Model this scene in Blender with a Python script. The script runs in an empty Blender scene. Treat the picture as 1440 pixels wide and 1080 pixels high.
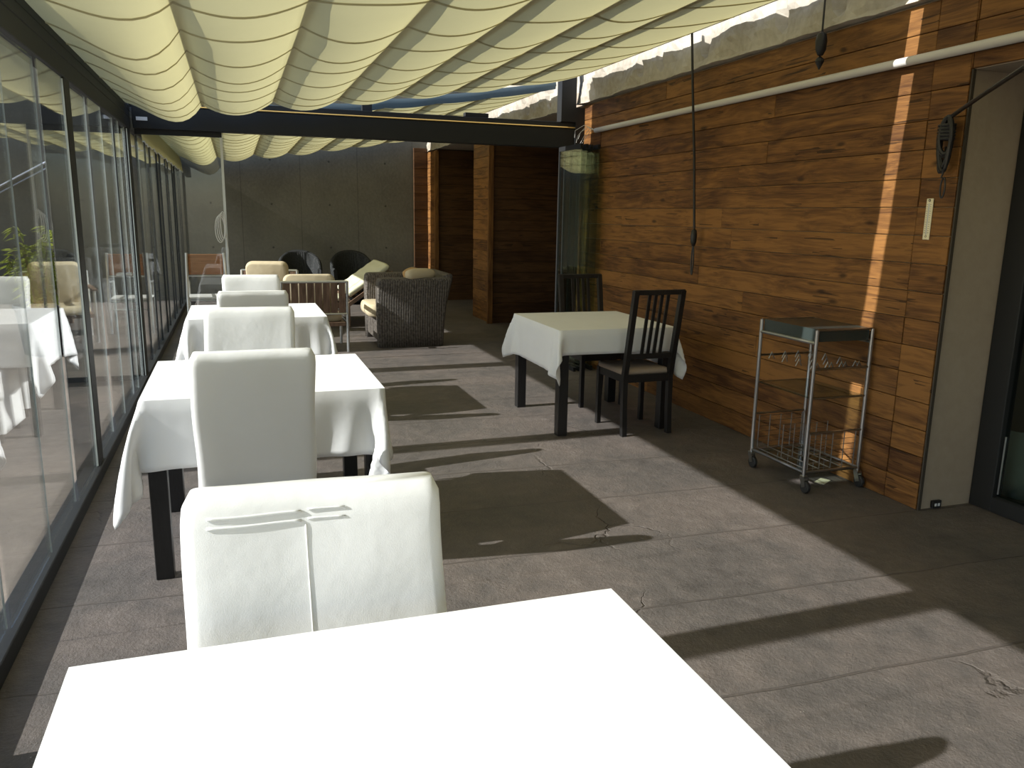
import bpy, bmesh, math, random
import numpy as np
from mathutils import Vector, Matrix
PI = math.pi
rnd = random.Random(7)
S = bpy.context.scene
COL = S.collection

# ------------------------------------------------------------------ helpers
def V(*a): return Vector(a)

def link(name, bm, mat, parent=None, smooth=False):
    me = bpy.data.meshes.new(name)
    bm.normal_update()
    bm.to_mesh(me); bm.free()
    me.materials.append(mat)
    if smooth:
        for p in me.polygons: p.use_smooth = True
    o = bpy.data.objects.new(name, me); COL.objects.link(o)
    if parent is not None: o.parent = parent
    return o

def NB(): return bmesh.new()

def box(bm, x0, x1, y0, y1, z0, z1, bevel=0, seg=2, M=None):
    r = bmesh.ops.create_cube(bm, size=1)
    vs = r['verts']
    for v in vs:
        v.co = Vector(((x0+x1)/2 + v.co.x*(x1-x0), (y0+y1)/2 + v.co.y*(y1-y0), (z0+z1)/2 + v.co.z*(z1-z0)))
    if bevel > 0:
        es = list({e for v in vs for e in v.link_edges})
        r2 = bmesh.ops.bevel(bm, geom=es, offset=bevel, segments=seg, affect='EDGES', profile=.5)
        vs = list({v for f in r2['faces'] for v in f.verts} | {v for v in vs if v.is_valid})
    if M is not None:
        for v in vs: v.co = M @ v.co
    return vs

def bar(bm, a, b, w, h, up=(0, 0, 1), bevel=0):
    """box beam from a to b with section w (side) by h (up)"""
    a = Vector(a); b = Vector(b); d = (b-a); L = d.length; d.normalize()
    u = Vector(up); s = d.cross(u)
    if s.length < 1e-4: s = d.cross(Vector((1, 0, 0)))
    s.normalize(); u = s.cross(d)
    M = Matrix((s, d, u)).transposed().to_4x4(); M.translation = (a+b)/2
    return box(bm, -w/2, w/2, -L/2, L/2, -h/2, h/2, bevel, 1, M)

def tube(bm, pts, r, n=8, closed=False, cap=True):
    pts = [Vector(p) for p in pts]; N = len(pts); rings = []
    rs = r if isinstance(r, (list, tuple)) else [r]*N
    prev = None
    for i, p in enumerate(pts):
        if closed: d = pts[(i+1) % N]-pts[i-1]
        else: d = pts[min(i+1, N-1)]-pts[max(i-1, 0)]
        d.normalize()
        if prev is None:
            s = d.cross(Vector((0, 0, 1)))
            if s.length < 1e-3: s = d.cross(Vector((1, 0, 0)))
        else: s = prev - d*prev.dot(d)
        s.normalize(); prev = s; t = d.cross(s)
        rings.append([bm.verts.new(p+(s*math.cos(2*PI*k/n)+t*math.sin(2*PI*k/n))*rs[i]) for k in range(n)])
    for i in range(N if closed else N-1):
        A = rings[i]; B = rings[(i+1) % N]
        for k in range(n): bm.faces.new((A[k], A[(k+1) % n], B[(k+1) % n], B[k]))
    if cap and not closed:
        bm.faces.new(rings[0][::-1]); bm.faces.new(rings[-1])
    return rings

def loft(bm, rings, cap=True):
    R = [[bm.verts.new(p) for p in r] for r in rings]; n = len(R[0])
    for A, B in zip(R, R[1:]):
        for k in range(n): bm.faces.new((A[k], A[(k+1) % n], B[(k+1) % n], B[k]))
    if cap:
        bm.faces.new(R[0][::-1]); bm.faces.new(R[-1])

def grid(bm, P):
    """P[i][j] points -> quads"""
    G = [[bm.verts.new(p) for p in row] for row in P]
    for i in range(len(G)-1):
        for j in range(len(G[0])-1):
            bm.faces.new((G[i][j], G[i+1][j], G[i+1][j+1], G[i][j+1]))

def lathe(bm, prof, n=24, c=(0, 0)):
    loft(bm, [[Vector((c[0]+r*math.cos(2*PI*k/n), c[1]+r*math.sin(2*PI*k/n), z)) for k in range(n)] for r, z in prof])

def rrect(w, d, r, n=4):
    """rounded rectangle outline, list of (x,y)"""
    out = []
    for cx, cy, a0 in ((w/2-r, d/2-r, 0), (-w/2+r, d/2-r, 90), (-w/2+r, -d/2+r, 180), (w/2-r, -d/2+r, 270)):
        for k in range(n+1):
            a = math.radians(a0+90*k/n); out.append((cx+r*math.cos(a), cy+r*math.sin(a)))
    return out

def empty(name, label, cat, loc=(0, 0, 0), rz=0, group=None):
    o = bpy.data.objects.new(name, None); COL.objects.link(o)
    o.empty_display_size = .1
    o.location = loc; o.rotation_euler = (0, 0, rz)
    return tag(o, label, cat, group)

def tag(o, label, cat, group=None, kind=None):
    o['label'] = label; o['category'] = cat
    if group: o['group'] = group
    if kind: o['kind'] = kind
    return o

def struct(o):
    o['kind'] = 'structure'; return o

def dup(root, loc, rz, label, group=None):
    r = root.copy(); COL.objects.link(r); r.location = loc; r.rotation_euler = (0, 0, rz)
    r['label'] = label
    if group: r['group'] = group
    for ch in list(root.children):
        c = ch.copy(); COL.objects.link(c); c.parent = r
        for g in ch.children:
            d = g.copy(); COL.objects.link(d); d.parent = c
    return r

# ------------------------------------------------------------------ materials
def mat(name):
    m = bpy.data.materials.new(name); m.use_nodes = True
    nt = m.node_tree; nt.nodes.clear()
    out = nt.nodes.new('ShaderNodeOutputMaterial')
    return m, nt, out

class NT:
    def __init__(s, nt): s.nt = nt
    def n(s, t, ins=None, **kw):
        x = s.nt.nodes.new(t)
        for k, v in kw.items(): setattr(x, k, v)
        for k, v in (ins or {}).items():
            if isinstance(v, bpy.types.NodeSocket): s.nt.links.new(v, x.inputs[k])
            else: x.inputs[k].default_value = v
        return x
    def math(s, op, a, b=0.0, c=None):
        x = s.n('ShaderNodeMath', operation=op)
        for i, v in enumerate((a, b) if c is None else (a, b, c)):
            if isinstance(v, bpy.types.NodeSocket): s.nt.links.new(v, x.inputs[i])
            else: x.inputs[i].default_value = v
        return x.outputs[0]
    def mix(s, f, a, b, blend='MIX'):
        x = s.n('ShaderNodeMix', data_type='RGBA', blend_type=blend)
        for i, v in ((0, f), (6, a), (7, b)):
            if isinstance(v, bpy.types.NodeSocket): s.nt.links.new(v, x.inputs[i])
            else: x.inputs[i].default_value = v
        return x.outputs[2]
    def ramp(s, f, stops):
        x = s.n('ShaderNodeValToRGB', {0: f}); e = x.color_ramp.elements
        while len(e) < len(stops): e.new(.5)
        for q, (p, c) in zip(e, stops):
            q.position = p; q.color = c if len(c) == 4 else (*c, 1)
        return x.outputs[0]
    def link(s, a, b): s.nt.links.new(a, b)

def c4(c): return (*c, 1) if len(c) == 3 else c

def simple(name, col, rough=.5, metal=0, spec=.5, var=0, vscale=8, bump=0, bscale=60, stretch=(1, 1, 1), sheen=0):
    m, nt, out = mat(name); N = NT(nt)
    tc = N.n('ShaderNodeTexCoord')
    mp = N.n('ShaderNodeMapping', {'Vector': tc.outputs['Object'], 'Scale': stretch})
    base = c4(col)
    p = N.n('ShaderNodeBsdfPrincipled', {'Roughness': rough, 'Metallic': metal, 'Specular IOR Level': spec})
    if var:
        no = N.n('ShaderNodeTexNoise', {'Vector': mp.outputs[0], 'Scale': vscale, 'Detail': 4.0})
        d = c4([x*(1-var) for x in col]); l = c4([min(1, x*(1+var)) for x in col])
        N.link(N.ramp(no.outputs[0], [(.3, d), (.7, l)]), p.inputs['Base Color'])
    else: p.inputs['Base Color'].default_value = base
    if bump:
        no = N.n('ShaderNodeTexNoise', {'Vector': mp.outputs[0], 'Scale': bscale, 'Detail': 3.0})
        b = N.n('ShaderNodeBump', {'Height': no.outputs[0], 'Strength': bump, 'Distance': .01})
        N.link(b.outputs[0], p.inputs['Normal'])
    if sheen: p.inputs['Sheen Weight'].default_value = sheen
    N.link(p.outputs[0], out.inputs[0])
    return m

def fabric(name, col, trans=.2, tcol=None, bump=.25, bscale=9, var=.03):
    m, nt, out = mat(name); N = NT(nt)
    tc = N.n('ShaderNodeTexCoord')
    no = N.n('ShaderNodeTexNoise', {'Vector': tc.outputs['Object'], 'Scale': bscale, 'Detail': 3.0})
    no2 = N.n('ShaderNodeTexNoise', {'Vector': tc.outputs['Object'], 'Scale': 400.0, 'Detail': 1.0})
    h = N.math('ADD', no.outputs[0], N.math('MULTIPLY', no2.outputs[0], .05))
    b = N.n('ShaderNodeBump', {'Height': h, 'Strength': bump, 'Distance': .02})
    cc = N.ramp(no.outputs[0], [(.3, c4([x*(1-var) for x in col])), (.7, c4(col))])
    d = N.n('ShaderNodeBsdfDiffuse', {'Color': cc, 'Normal': b.outputs[0]})
    t = N.n('ShaderNodeBsdfTranslucent', {'Color': c4(tcol or col), 'Normal': b.outputs[0]})
    mx = N.n('ShaderNodeMixShader', {0: trans, 1: d.outputs[0], 2: t.outputs[0]})
    N.link(mx.outputs[0], out.inputs[0])
    return m

def glassmat(name, tint=(.97, .985, .98), f0=.04, extra=0):
    m, nt, out = mat(name); N = NT(nt)
    g = N.n('ShaderNodeNewGeometry')
    dt = N.n('ShaderNodeVectorMath', operation='DOT_PRODUCT')
    N.link(g.outputs['Normal'], dt.inputs[0]); N.link(g.outputs['Incoming'], dt.inputs[1])
    c = N.math('ABSOLUTE', dt.outputs['Value'])
    s = N.math('POWER', N.math('SUBTRACT', 1.0, c), 5.0)
    F = N.math('ADD', f0+extra, N.math('MULTIPLY', s, 1-f0-extra))
    tr = N.n('ShaderNodeBsdfTransparent', {'Color': c4(tint)})
    gl = N.n('ShaderNodeBsdfGlossy', {'Color': (1, 1, 1, 1), 'Roughness': 0.0})
    mx = N.n('ShaderNodeMixShader', {0: F, 1: tr.outputs[0], 2: gl.outputs[0]})
    N.link(mx.outputs[0], out.inputs[0])
    return m

def woodmat(name, axis, dark=(.070, .027, .008), light=(.245, .112, .030), knot=True, rough=.6, scale=1.0):
    """planks running along axis 'x' or 'y'; tone varies per plank"""
    m, nt, out = mat(name); N = NT(nt)
    tc = N.n('ShaderNodeTexCoord'); g = N.n('ShaderNodeNewGeometry')
    rpi = g.outputs['Random Per Island']
    off = N.n('ShaderNodeCombineXYZ', {0: N.math('MULTIPLY', rpi, 37.0), 1: N.math('MULTIPLY', rpi, 53.0), 2: N.math('MULTIPLY', rpi, 11.0)})
    ad = N.n('ShaderNodeVectorMath', {0: tc.outputs['Object'], 1: off.outputs[0]}, operation='ADD')
    def mp(along, across):
        sc = {'y': (across, along, across), 'x': (along, across, across), 'z': (across, across, along)}[axis]
        return N.n('ShaderNodeMapping', {'Vector': ad.outputs[0], 'Scale': sc}).outputs[0]
    wob = N.n('ShaderNodeTexNoise', {'Vector': mp(1.2*scale, 5*scale), 'Scale': 1.0, 'Detail': 2.0})
    gv = N.n('ShaderNodeVectorMath', {0: mp(1.3*scale, 26*scale), 1: N.n('ShaderNodeVectorMath', {0: wob.outputs[1], 1: (5, 5, 5)}, operation='MULTIPLY').outputs[0]}, operation='ADD')
    gr = N.n('ShaderNodeTexNoise', {'Vector': gv.outputs[0], 'Scale': 1.0, 'Detail': 5.0, 'Roughness': .62})
    fine = N.n('ShaderNodeTexNoise', {'Vector': mp(6*scale, 160*scale), 'Scale': 1.0, 'Detail': 2.0})
    blot = N.n('ShaderNodeTexNoise', {'Vector': mp(2.2, 3.0), 'Scale': 1.0, 'Detail': 2.0})
    f = N.math('ADD', N.math('MULTIPLY', gr.outputs[0], .75), N.math('MULTIPLY', fine.outputs[0], .25))
    f = N.math('ADD', f, N.math('MULTIPLY', N.math('SUBTRACT', blot.outputs[0], .5), .35))
    f = N.math('ADD', f, N.math('MULTIPLY', N.math('SUBTRACT', rpi, .5), .16))
    mid = [(a+b)/2 for a, b in zip(dark, light)]
    col = N.ramp(f, [(.33, c4(dark)), (.48, c4(mid)), (.62, c4(light))])
    if knot:
        vo = N.n('ShaderNodeTexVoronoi', {'Vector': N.n('ShaderNodeVectorMath', {0: mp(2.3, 7.0), 1: N.n('ShaderNodeVectorMath', {0: wob.outputs[1], 1: (.5, .5, .5)}, operation='MULTIPLY').outputs[0]}, operation='ADD').outputs[0], 'Scale': 1.0, 'Randomness': 1.0})
        k = N.ramp(vo.outputs['Distance'], [(.05, (1, 1, 1)), (.13, (0, 0, 0))])
        pick = N.n('ShaderNodeSeparateColor', {0: vo.outputs['Color']})
        k = N.math('MULTIPLY', k, N.math('GREATER_THAN', pick.outputs[0], .42))
        col = N.mix(N.math('MULTIPLY', k, .8), col, c4([x*.35 for x in dark]))
        # thin dark cracks along the grain
        ck = N.n('ShaderNodeTexNoise', {'Vector': mp(2.0, 60.0), 'Scale': 1.0, 'Detail': 2.0})
        cm = N.n('ShaderNodeTexNoise', {'Vector': mp(2.5, 6.0), 'Scale': 1.0, 'Detail': 1.0})
        kk = N.math('MULTIPLY', N.math('GREATER_THAN', ck.outputs[0], .635), N.math('GREATER_THAN', cm.outputs[0], .54))
        col = N.mix(N.math('MULTIPLY', kk, .75), col, c4([x*.3 for x in dark]))
    b = N.n('ShaderNodeBump', {'Height': f, 'Strength': .35, 'Distance': .004})
    p = N.n('ShaderNodeBsdfPrincipled', {'Base Color': col, 'Roughness': rough, 'Specular IOR Level': .3, 'Normal': b.outputs[0]})
    N.link(p.outputs[0], out.inputs[0])
    return m

def floormat():
    m, nt, out = mat('stamped_concrete'); N = NT(nt)
    tc = N.n('ShaderNodeTexCoord'); P = tc.outputs['Object']
    sx = N.n('ShaderNodeSeparateXYZ', {0: P})
    n1 = N.n('ShaderNodeTexNoise', {'Vector': P, 'Scale': 1.3, 'Detail': 6.0, 'Roughness': .6})
    n2 = N.n('ShaderNodeTexNoise', {'Vector': P, 'Scale': 9.0, 'Detail': 6.0, 'Roughness': .65})
    n3 = N.n('ShaderNodeTexNoise', {'Vector': P, 'Scale': 70.0, 'Detail': 4.0, 'Roughness': .7})
    f = N.math('ADD', N.math('MULTIPLY', n1.outputs[0], .5), N.math('MULTIPLY', n2.outputs[0], .5))
    col = N.ramp(f, [(.3, (.062, .054, .050)), (.44, (.098, .086, .079)), (.56, (.127, .108, .097)), (.7, (.185, .164, .150))])
    red = N.ramp(n1.outputs[0], [(.45, (0, 0, 0)), (.7, (1, 1, 1))])
    col = N.mix(N.math('MULTIPLY', red, .3), col, (.170, .128, .108, 1))
    # joints every .62 m, a little wavy
    wob = N.n('ShaderNodeTexNoise', {'Vector': P, 'Scale': 2.0, 'Detail': 4.0})
    y = N.math('ADD', sx.outputs[1], N.math('MULTIPLY', N.math('SUBTRACT', wob.outputs[0], .5), .05))
    y = N.math('ADD', y, N.math('MULTIPLY', sx.outputs[0], .025))
    fr = N.math('ABSOLUTE', N.math('SUBTRACT', N.math('FRACT', N.math('ADD', N.math('DIVIDE', y, .62), .21)), .5))
    j = N.ramp(fr, [(.004, (1, 1, 1)), (.012, (0, 0, 0))])
    jm = N.ramp(n2.outputs[0], [(.3, (.25, .25, .25)), (.6, (1, 1, 1))])
    j = N.math('MULTIPLY', j, jm)
    # cracks
    wv = N.n('ShaderNodeVectorMath', {0: P, 1: N.n('ShaderNodeVectorMath', {0: N.n('ShaderNodeTexNoise', {'Vector': P, 'Scale': 3.0, 'Detail': 5.0}).outputs[1], 1: (.5, .5, 0)}, operation='MULTIPLY').outputs[0]}, operation='ADD')
    vo = N.n('ShaderNodeTexVoronoi', {'Vector': wv.outputs[0], 'Scale': 1.0}, feature='DISTANCE_TO_EDGE')
    cr = N.ramp(vo.outputs['Distance'], [(.0015, (1, 1, 1)), (.006, (0, 0, 0))])
    cmk = N.ramp(N.n('ShaderNodeTexNoise', {'Vector': P, 'Scale': .9, 'Detail': 2.0}).outputs[0], [(.55, (0, 0, 0)), (.65, (1, 1, 1))])
    cr = N.math('MULTIPLY', cr, cmk)
    line = N.math('MAXIMUM', j, cr)
    col = N.mix(N.math('MULTIPLY', line, .45), col, (.07, .055, .045, 1))
    # pale worn specks
    sp = N.n('ShaderNodeTexNoise', {'Vector': P, 'Scale': 120.0, 'Detail': 2.0})
    spm = N.math('MULTIPLY', N.ramp(sp.outputs[0], [(.70, (0, 0, 0)), (.74, (1, 1, 1))]), N.ramp(n2.outputs[0], [(.45, (0, 0, 0)), (.65, (1, 1, 1))]))
    col = N.mix(N.math('MULTIPLY', spm, .6), col, (.6, .56, .5, 1))
    h = N.math('ADD', N.math('MULTIPLY', n2.outputs[0], 1.0), N.math('MULTIPLY', n3.outputs[0], .35))
    h = N.math('SUBTRACT', h, N.math('MULTIPLY', line, .8))
    b = N.n('ShaderNodeBump', {'Height': h, 'Strength': .8, 'Distance': .014})
    p = N.n('ShaderNodeBsdfPrincipled', {'Base Color': col, 'Roughness': .55, 'Specular IOR Level': .35, 'Normal': b.outputs[0]})
    N.link(p.outputs[0], out.inputs[0])
    return m

def concretemat(name, c1, c2, panels=False):
    m, nt, out = mat(name); N = NT(nt)
    tc = N.n('ShaderNodeTexCoord'); P = tc.outputs['Object']
    n1 = N.n('ShaderNodeTexNoise', {'Vector': P, 'Scale': 1.1, 'Detail': 6.0, 'Roughness': .6})
    n2 = N.n('ShaderNodeTexNoise', {'Vector': P, 'Scale': 22.0, 'Detail': 5.0})
    f = N.math('ADD', N.math('MULTIPLY', n1.outputs[0], .7), N.math('MULTIPLY', n2.outputs[0], .3))
    col = N.ramp(f, [(.35, c4(c1)), (.65, c4(c2))])
    h = n2.outputs[0]
    if panels:
        sx = N.n('ShaderNodeSeparateXYZ', {0: P})
        fx = N.math('ABSOLUTE', N.math('SUBTRACT', N.math('FRACT', N.math('DIVIDE', N.math('ADD', sx.outputs[0], .35), 1.0)), .5))
        ln = N.ramp(fx, [(.004, (1, 1, 1)), (.010, (0, 0, 0))])
        # tie holes
        hx = N.math('SUBTRACT', N.math('MULTIPLY', N.math('FRACT', N.math('DIVIDE', N.math('ADD', sx.outputs[0], .85), 1.0)), 1.0), .5)
        hz = N.math('MULTIPLY', N.math('SUBTRACT', N.math('FRACT', N.math('DIVIDE', N.math('ADD', sx.outputs[2], .22), .75)), .5), .75)
        dd = N.math('SQRT', N.math('ADD', N.math('POWER', hx, 2.0), N.math('POWER', hz, 2.0)))
        hole = N.ramp(dd, [(.014, (1, 1, 1)), (.022, (0, 0, 0))])
        dk = N.math('MAXIMUM', N.math('MULTIPLY', ln, .5), hole)
        col = N.mix(N.math('MULTIPLY', dk, .75), col, c4([x*.3 for x in c1]))
    b = N.n('ShaderNodeBump', {'Height': h, 'Strength': .3, 'Distance': .006})
    p = N.n('ShaderNodeBsdfPrincipled', {'Base Color': col, 'Roughness': .85, 'Specular IOR Level': .2, 'Normal': b.outputs[0]})
    N.link(p.outputs[0], out.inputs[0])
    return m

def rattanmat(name, c1, c2):
    m, nt, out = mat(name); N = NT(nt)
    tc = N.n('ShaderNodeTexCoord'); P = tc.outputs['Object']
    sx = N.n('ShaderNodeSeparateXYZ', {0: P})
    u = N.math('ADD', sx.outputs[0], sx.outputs[1])
    wv = N.math('SINE', N.math('MULTIPLY', u, 2*PI/.028))
    wz = N.math('SINE', N.math('ADD', N.math('MULTIPLY', sx.outputs[2], 2*PI/.016), N.math('MULTIPLY', N.math('SIGN', wv), PI/2)))
    h = N.math('ADD', N.math('MULTIPLY', wv, .5), N.math('MULTIPLY', wz, .5))
    no = N.n('ShaderNodeTexNoise', {'Vector': P, 'Scale': 40.0, 'Detail': 3.0})
    f = N.math('ADD', N.math('MULTIPLY', h, .22), no.outputs[0])
    col = N.ramp(f, [(.3, c4(c1)), (.7, c4(c2))])
    b = N.n('ShaderNodeBump', {'Height': h, 'Strength': .7, 'Distance': .006})
    p = N.n('ShaderNodeBsdfPrincipled', {'Base Color': col, 'Roughness': .6, 'Specular IOR Level': .3, 'Normal': b.outputs[0]})
    N.link(p.outputs[0], out.inputs[0])
    return m

M_floor = floormat()
M_deck = concretemat('outdoor_paving', (.13, .11, .09), (.21, .178, .145))
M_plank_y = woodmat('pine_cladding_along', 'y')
M_plank_x = woodmat('pine_cladding_across_shaded', 'x', dark=(.045, .019, .007), light=(.10, .047, .017))  # darker copy of the pine: alcove shade put into the colour
M_trimwood = woodmat('pine_trim', 'z', knot=False)
M_back = concretemat('cast_concrete', (.112, .105, .085), (.168, .157, .125), True)
M_stone = concretemat('rough_stone', (.30, .26, .20), (.54, .50, .42))
M_plaster = concretemat('beige_plaster', (.34, .275, .21), (.40, .33, .255))
M_core = simple('dark_wall_core', (.05, .04, .03), .9)
M_black = simple('black_powder_coat', (.012, .013, .014), .6, 0, .4)
M_dark = simple('black_brown_wood', (.013, .012, .012), .38, 0, .45, .25, 30, stretch=(4, 4, .6))
M_alu = simple('grey_aluminium', (.55, .56, .56), .35, .9)
M_seal = simple('pale_glass_edge', (.62, .68, .66), .25, 0, .5)
M_edge = simple('dull_glass_edge', (.20, .23, .22), .3)
M_chrome = simple('brushed_chrome', (.40, .40, .40), .28, 1.0)
M_white = fabric('white_cotton', (.86, .86, .86), .12, (.86, .85, .80), .2, 6)
M_cover = fabric('white_slipcover', (.85, .85, .84), .22, (.85, .83, .74), .25, 7)
M_canopy = fabric('cream_canvas', (.66, .62, .40), .24, (.82, .75, .37), .1, 5)
M_hem = fabric('cream_canvas_hem', (.50, .46, .30), .28, (.62, .54, .28), .1, 5)
M_beige = fabric('beige_cushion', (.56, .47, .32), .0, None, .3, 12)
M_sage = fabric('pale_sage_cushion', (.60, .58, .42), .0, None, .3, 12)
M_tan = fabric('tan_pillow', (.42, .27, .13), .0, None, .3, 12)
M_taupe = fabric('taupe_seat', (.36, .285, .225), .0, None, .15, 30)
M_grey = fabric('grey_pillow', (.20, .18, .14), .0, None, .3, 12)
M_rattan = rattanmat('grey_rattan', (.050, .042, .036), (.175, .150, .128))
M_rattan2 = rattanmat('dark_rattan', (.012, .013, .014), (.035, .036, .036))
M_teak = woodmat('weathered_teak', 'z', (.085, .05, .032), (.20, .125, .085), False)
M_oiled = woodmat('oiled_board', 'x', (.20, .07, .02), (.36, .15, .05), False)
M_glass = glassmat('clear_glass')
M_glassd = glassmat('green_tinted_glass', (.86, .90, .87), .06)
M_smoke = glassmat('smoked_glass', (.62, .68, .65), .05)
M_trayglass = simple('dark_tray', (.03, .04, .038), .18, 0, .6)
M_pvc = simple('white_pvc', (.60, .58, .55), .35, 0, .5)
M_cable = simple('black_rubber', (.012, .012, .014), .5)
M_amber = simple('amber_plastic', (.75, .5, .16), .4)
M_cream = simple('cream_plastic', (.78, .72, .52), .4)
M_ink = simple('dark_print', (.05, .04, .03), .6)
M_leaf = fabric('bamboo_leaf', (.26, .30, .07), .35, (.40, .45, .10), 0, 5, .3)
M_stem = simple('plant_stem', (.16, .13, .06), .7)
M_pot = simple('dark_pot', (.03, .032, .034), .6)
M_bar = simple('roof_bar', (.25, .25, .24), .5)
M_blue = simple('blue_grey_canvas', (.10, .14, .16), .8)
M_paper = simple('white_sticker', (.75, .76, .78), .5)
M_rope = simple('pale_rope', (.62, .60, .55), .8)
M_tyre = simple('caster_rubber', (.02, .02, .021), .5)
M_curtain = fabric('white_curtain', (.8, .82, .80), 0, None, .3, 6)

# ------------------------------------------------------------------ setting
XL, XR = -.822, 3.45          # glazing line, face of the timber wall
b = NB(); box(b, -.93, XR, -3, 15.0, -.2, 0); struct(link('floor', b, M_floor))
b = NB(); box(b, -16, -.93, -6, 15.0, -.2, -.02); struct(link('outdoor_paving', b, M_deck))
b = NB(); box(b, XR, 7, -3, 15.6, -.2, 0); struct(link('floor_inner', b, M_floor))

# back wall of cast concrete, running on outside the glazing
b = NB(); box(b, -16, 7, 15.0, 15.4, -.2, 4.6); struct(link('wall_back', b, M_back))

PH = .146
def planks(bm, u0, u1, z0, z1, face, axis, sgn, seed, joints=(), th=.022):
    """rows of boards; axis 'y': boards run along y at x=face; 'x': along x at y=face. sgn: outward direction"""
    r = random.Random(seed); gap = .0035
    k0 = math.floor(z0/PH); z = k0*PH
    while z < z1-1e-4:
        a = max(z, z0)+gap/2; c = min(z+PH, z1)-gap/2
        if c-a > .01:
            cuts = [u0]+list(joints)
            cuts.append(u1)
            out = [cuts[0]]
            for p, q in zip(cuts, cuts[1:]):
                t = p+r.uniform(1.2, 4.2)
                while t < q-.5:
                    out.append(t); t += r.uniform(2.4, 4.0)
                out.append(q)
            for p, q in zip(out, out[1:]):
                d = th+r.uniform(-.003, .003)
                lo, hi = (face, face+d*sgn) if sgn > 0 else (face-d, face)
                if axis == 'y': box(bm, lo, hi, p+gap/2, q-gap/2, a, c, .0022, 1)
                else: box(bm, p+gap/2, q-gap/2, lo, hi, a, c, .0022, 1)
        z += PH

# main right wall: core, cladding, jamb
b = NB(); box(b, XR+.001, 3.86, 3.20, 7.95, 0, 2.64); wr = struct(link('wall_right', b, M_plaster))
b = NB(); planks(b, 3.20, 7.95, 0, 2.64, XR, 'y', -1, 3, joints=(3.43,)); link('cladding', b, M_plank_y, wr)
b = NB(); box(b, XR-.018, XR+.0, 3.186, 3.196, 0, 2.26); link('corner_strip', b, M_core, wr)  # dark strip painted for the shaded gap at the board ends, not a trim
# lintel over the glass door
b = NB(); box(b, XR+.001, 3.86, -3, 3.20, 2.26, 2.64); wl = struct(link('wall_lintel', b, M_plaster))
b = NB(); planks(b, -3, 3.20, 2.262, 2.64, XR, 'y', -1, 5, joints=(3.19,)); link('cladding', b, M_plank_y, wl)
# wing between the two alcoves
def wing(n, y0, y1, x1, seed):
    b = NB(); box(b, XR+.001, x1, y0+.025, y1, 0, 2.64); w = struct(link('wall_'+n, b, M_core))
    b = NB(); planks(b, y0, y1, 0, 2.64, XR, 'y', -1, seed); link('cladding', b, M_plank_y, w)
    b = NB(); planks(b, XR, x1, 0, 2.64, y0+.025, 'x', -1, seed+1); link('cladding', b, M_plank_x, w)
    b = NB(); box(b, XR-.075, XR+.0, y0-.045, y0-.0, 0, 2.6, .004, 1); link('corner_strip', b, M_trimwood, w)
    return w
wing('wing', 11.0, 11.9, 5.2, 11)
wing('end_wing', 14.22, 15.0, 5.2, 21)
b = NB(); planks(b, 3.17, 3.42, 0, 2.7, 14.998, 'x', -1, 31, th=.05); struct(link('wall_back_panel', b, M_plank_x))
b = NB(); box(b, 5.2, 5.4, 7.95, 15, 0, 2.64); struct(link('wall_alcove', b, M_core))
b = NB(); box(b, 5.4, 5.6, -3, 7.7, 0, 2.64); struct(link('wall_inner', b, M_plaster))
b = NB(); box(b, 3.86, 6.8, 7.7, 7.95, 0, 2.64); struct(link('wall_partition', b, M_core))
b = NB(); box(b, XR, 7, -3, 15.0, 2.642, 2.78); struct(link('ceiling', b, M_plaster))

# rough stone band above the boards
def stone_band(name, y0, y1, xf, seed):
    r = random.Random(seed); b = NB()
    n = int((y1-y0)/.06); zs = [2.64, 2.655, 2.70, 2.75, 2.80, 2.86, 2.92, 3.0, 3.12, 3.3]
    P = []
    ph = [r.uniform(0, 6) for _ in range(6)]
    for i in range(n+1):
        y = y0+(y1-y0)*i/n; row = [Vector((XR+.02, y, 2.642))]
        blk = (y+.13*math.sin(y*2.1)) % .42
        for k, z in enumerate(zs):
            d = .012*math.sin(5*y+ph[0]+z*9)+.010*math.sin(13*y+ph[1]+z*17)+r.uniform(-.006, .006)
            if blk < .04 and z > 2.70: d -= .045
            if k == 0: d += .02
            zz = z+.012*math.sin(4*y+ph[2]+k)+r.uniform(-.005, .005) if 0 < k < 9 else z+(r.uniform(-.004, .004) if k == 0 else 0)
            row.append(Vector((xf-d, y+r.uniform(-.008, .008), zz)))
        row.append(Vector((XR+.2, y, 3.3)))
        P.append(row)
    grid(b, P)
    return struct(link(name, b, M_stone, None))
stone_band('trim_1', -3, 7.93, XR-.055, 1)
stone_band('trim_2', 8.15, 14.98, XR-.03, 2)
b = NB(); box(b, XR, 3.8, -3, 15, 2.78, 3.32); struct(link('wall_upper', b, M_stone))

# glass door on the right
door = struct(bpy.data.objects.new('door_1', None)); COL.objects.link(door)
b = NB()
box(b, 3.80, 3.87, 3.06, 3.198, 0, 2.258, .004, 1); box(b, 3.80, 3.87, .9, 1.02, 0, 2.258)
box(b, 3.80, 3.87, 1.02, 3.06, 0, .085, .004, 1); box(b, 3.80, 3.87, 1.02, 3.06, 2.15, 2.258); box(b, 3.81, 3.86, 1.99, 2.07, .085, 2.15)
link('door_frame', b, M_black, door)
b = NB(); box(b, 3.832, 3.840, 2.07, 3.06, .085, 2.15); link('door_glass', b, M_smoke, door)
b = NB(); box(b, 3.832, 3.840, 1.02, 1.99, .085, 2.15); link('door_glass', b, M_smoke, door)
b = NB(); box(b, 3.822, 3.830, 3.045, 3.052, .10, .42, .001, 1); link('bolt', b, M_alu, door)
b = NB(); P = []
for i in range(40):
    y = 2.3+2.4*i/39
    P.append([Vector((4.15+.04*math.sin(y*17)+.02*math.sin(y*41), y, z)) for z in (.0, .15, .30, .42+.05*math.sin(y*3+.6))])
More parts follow.
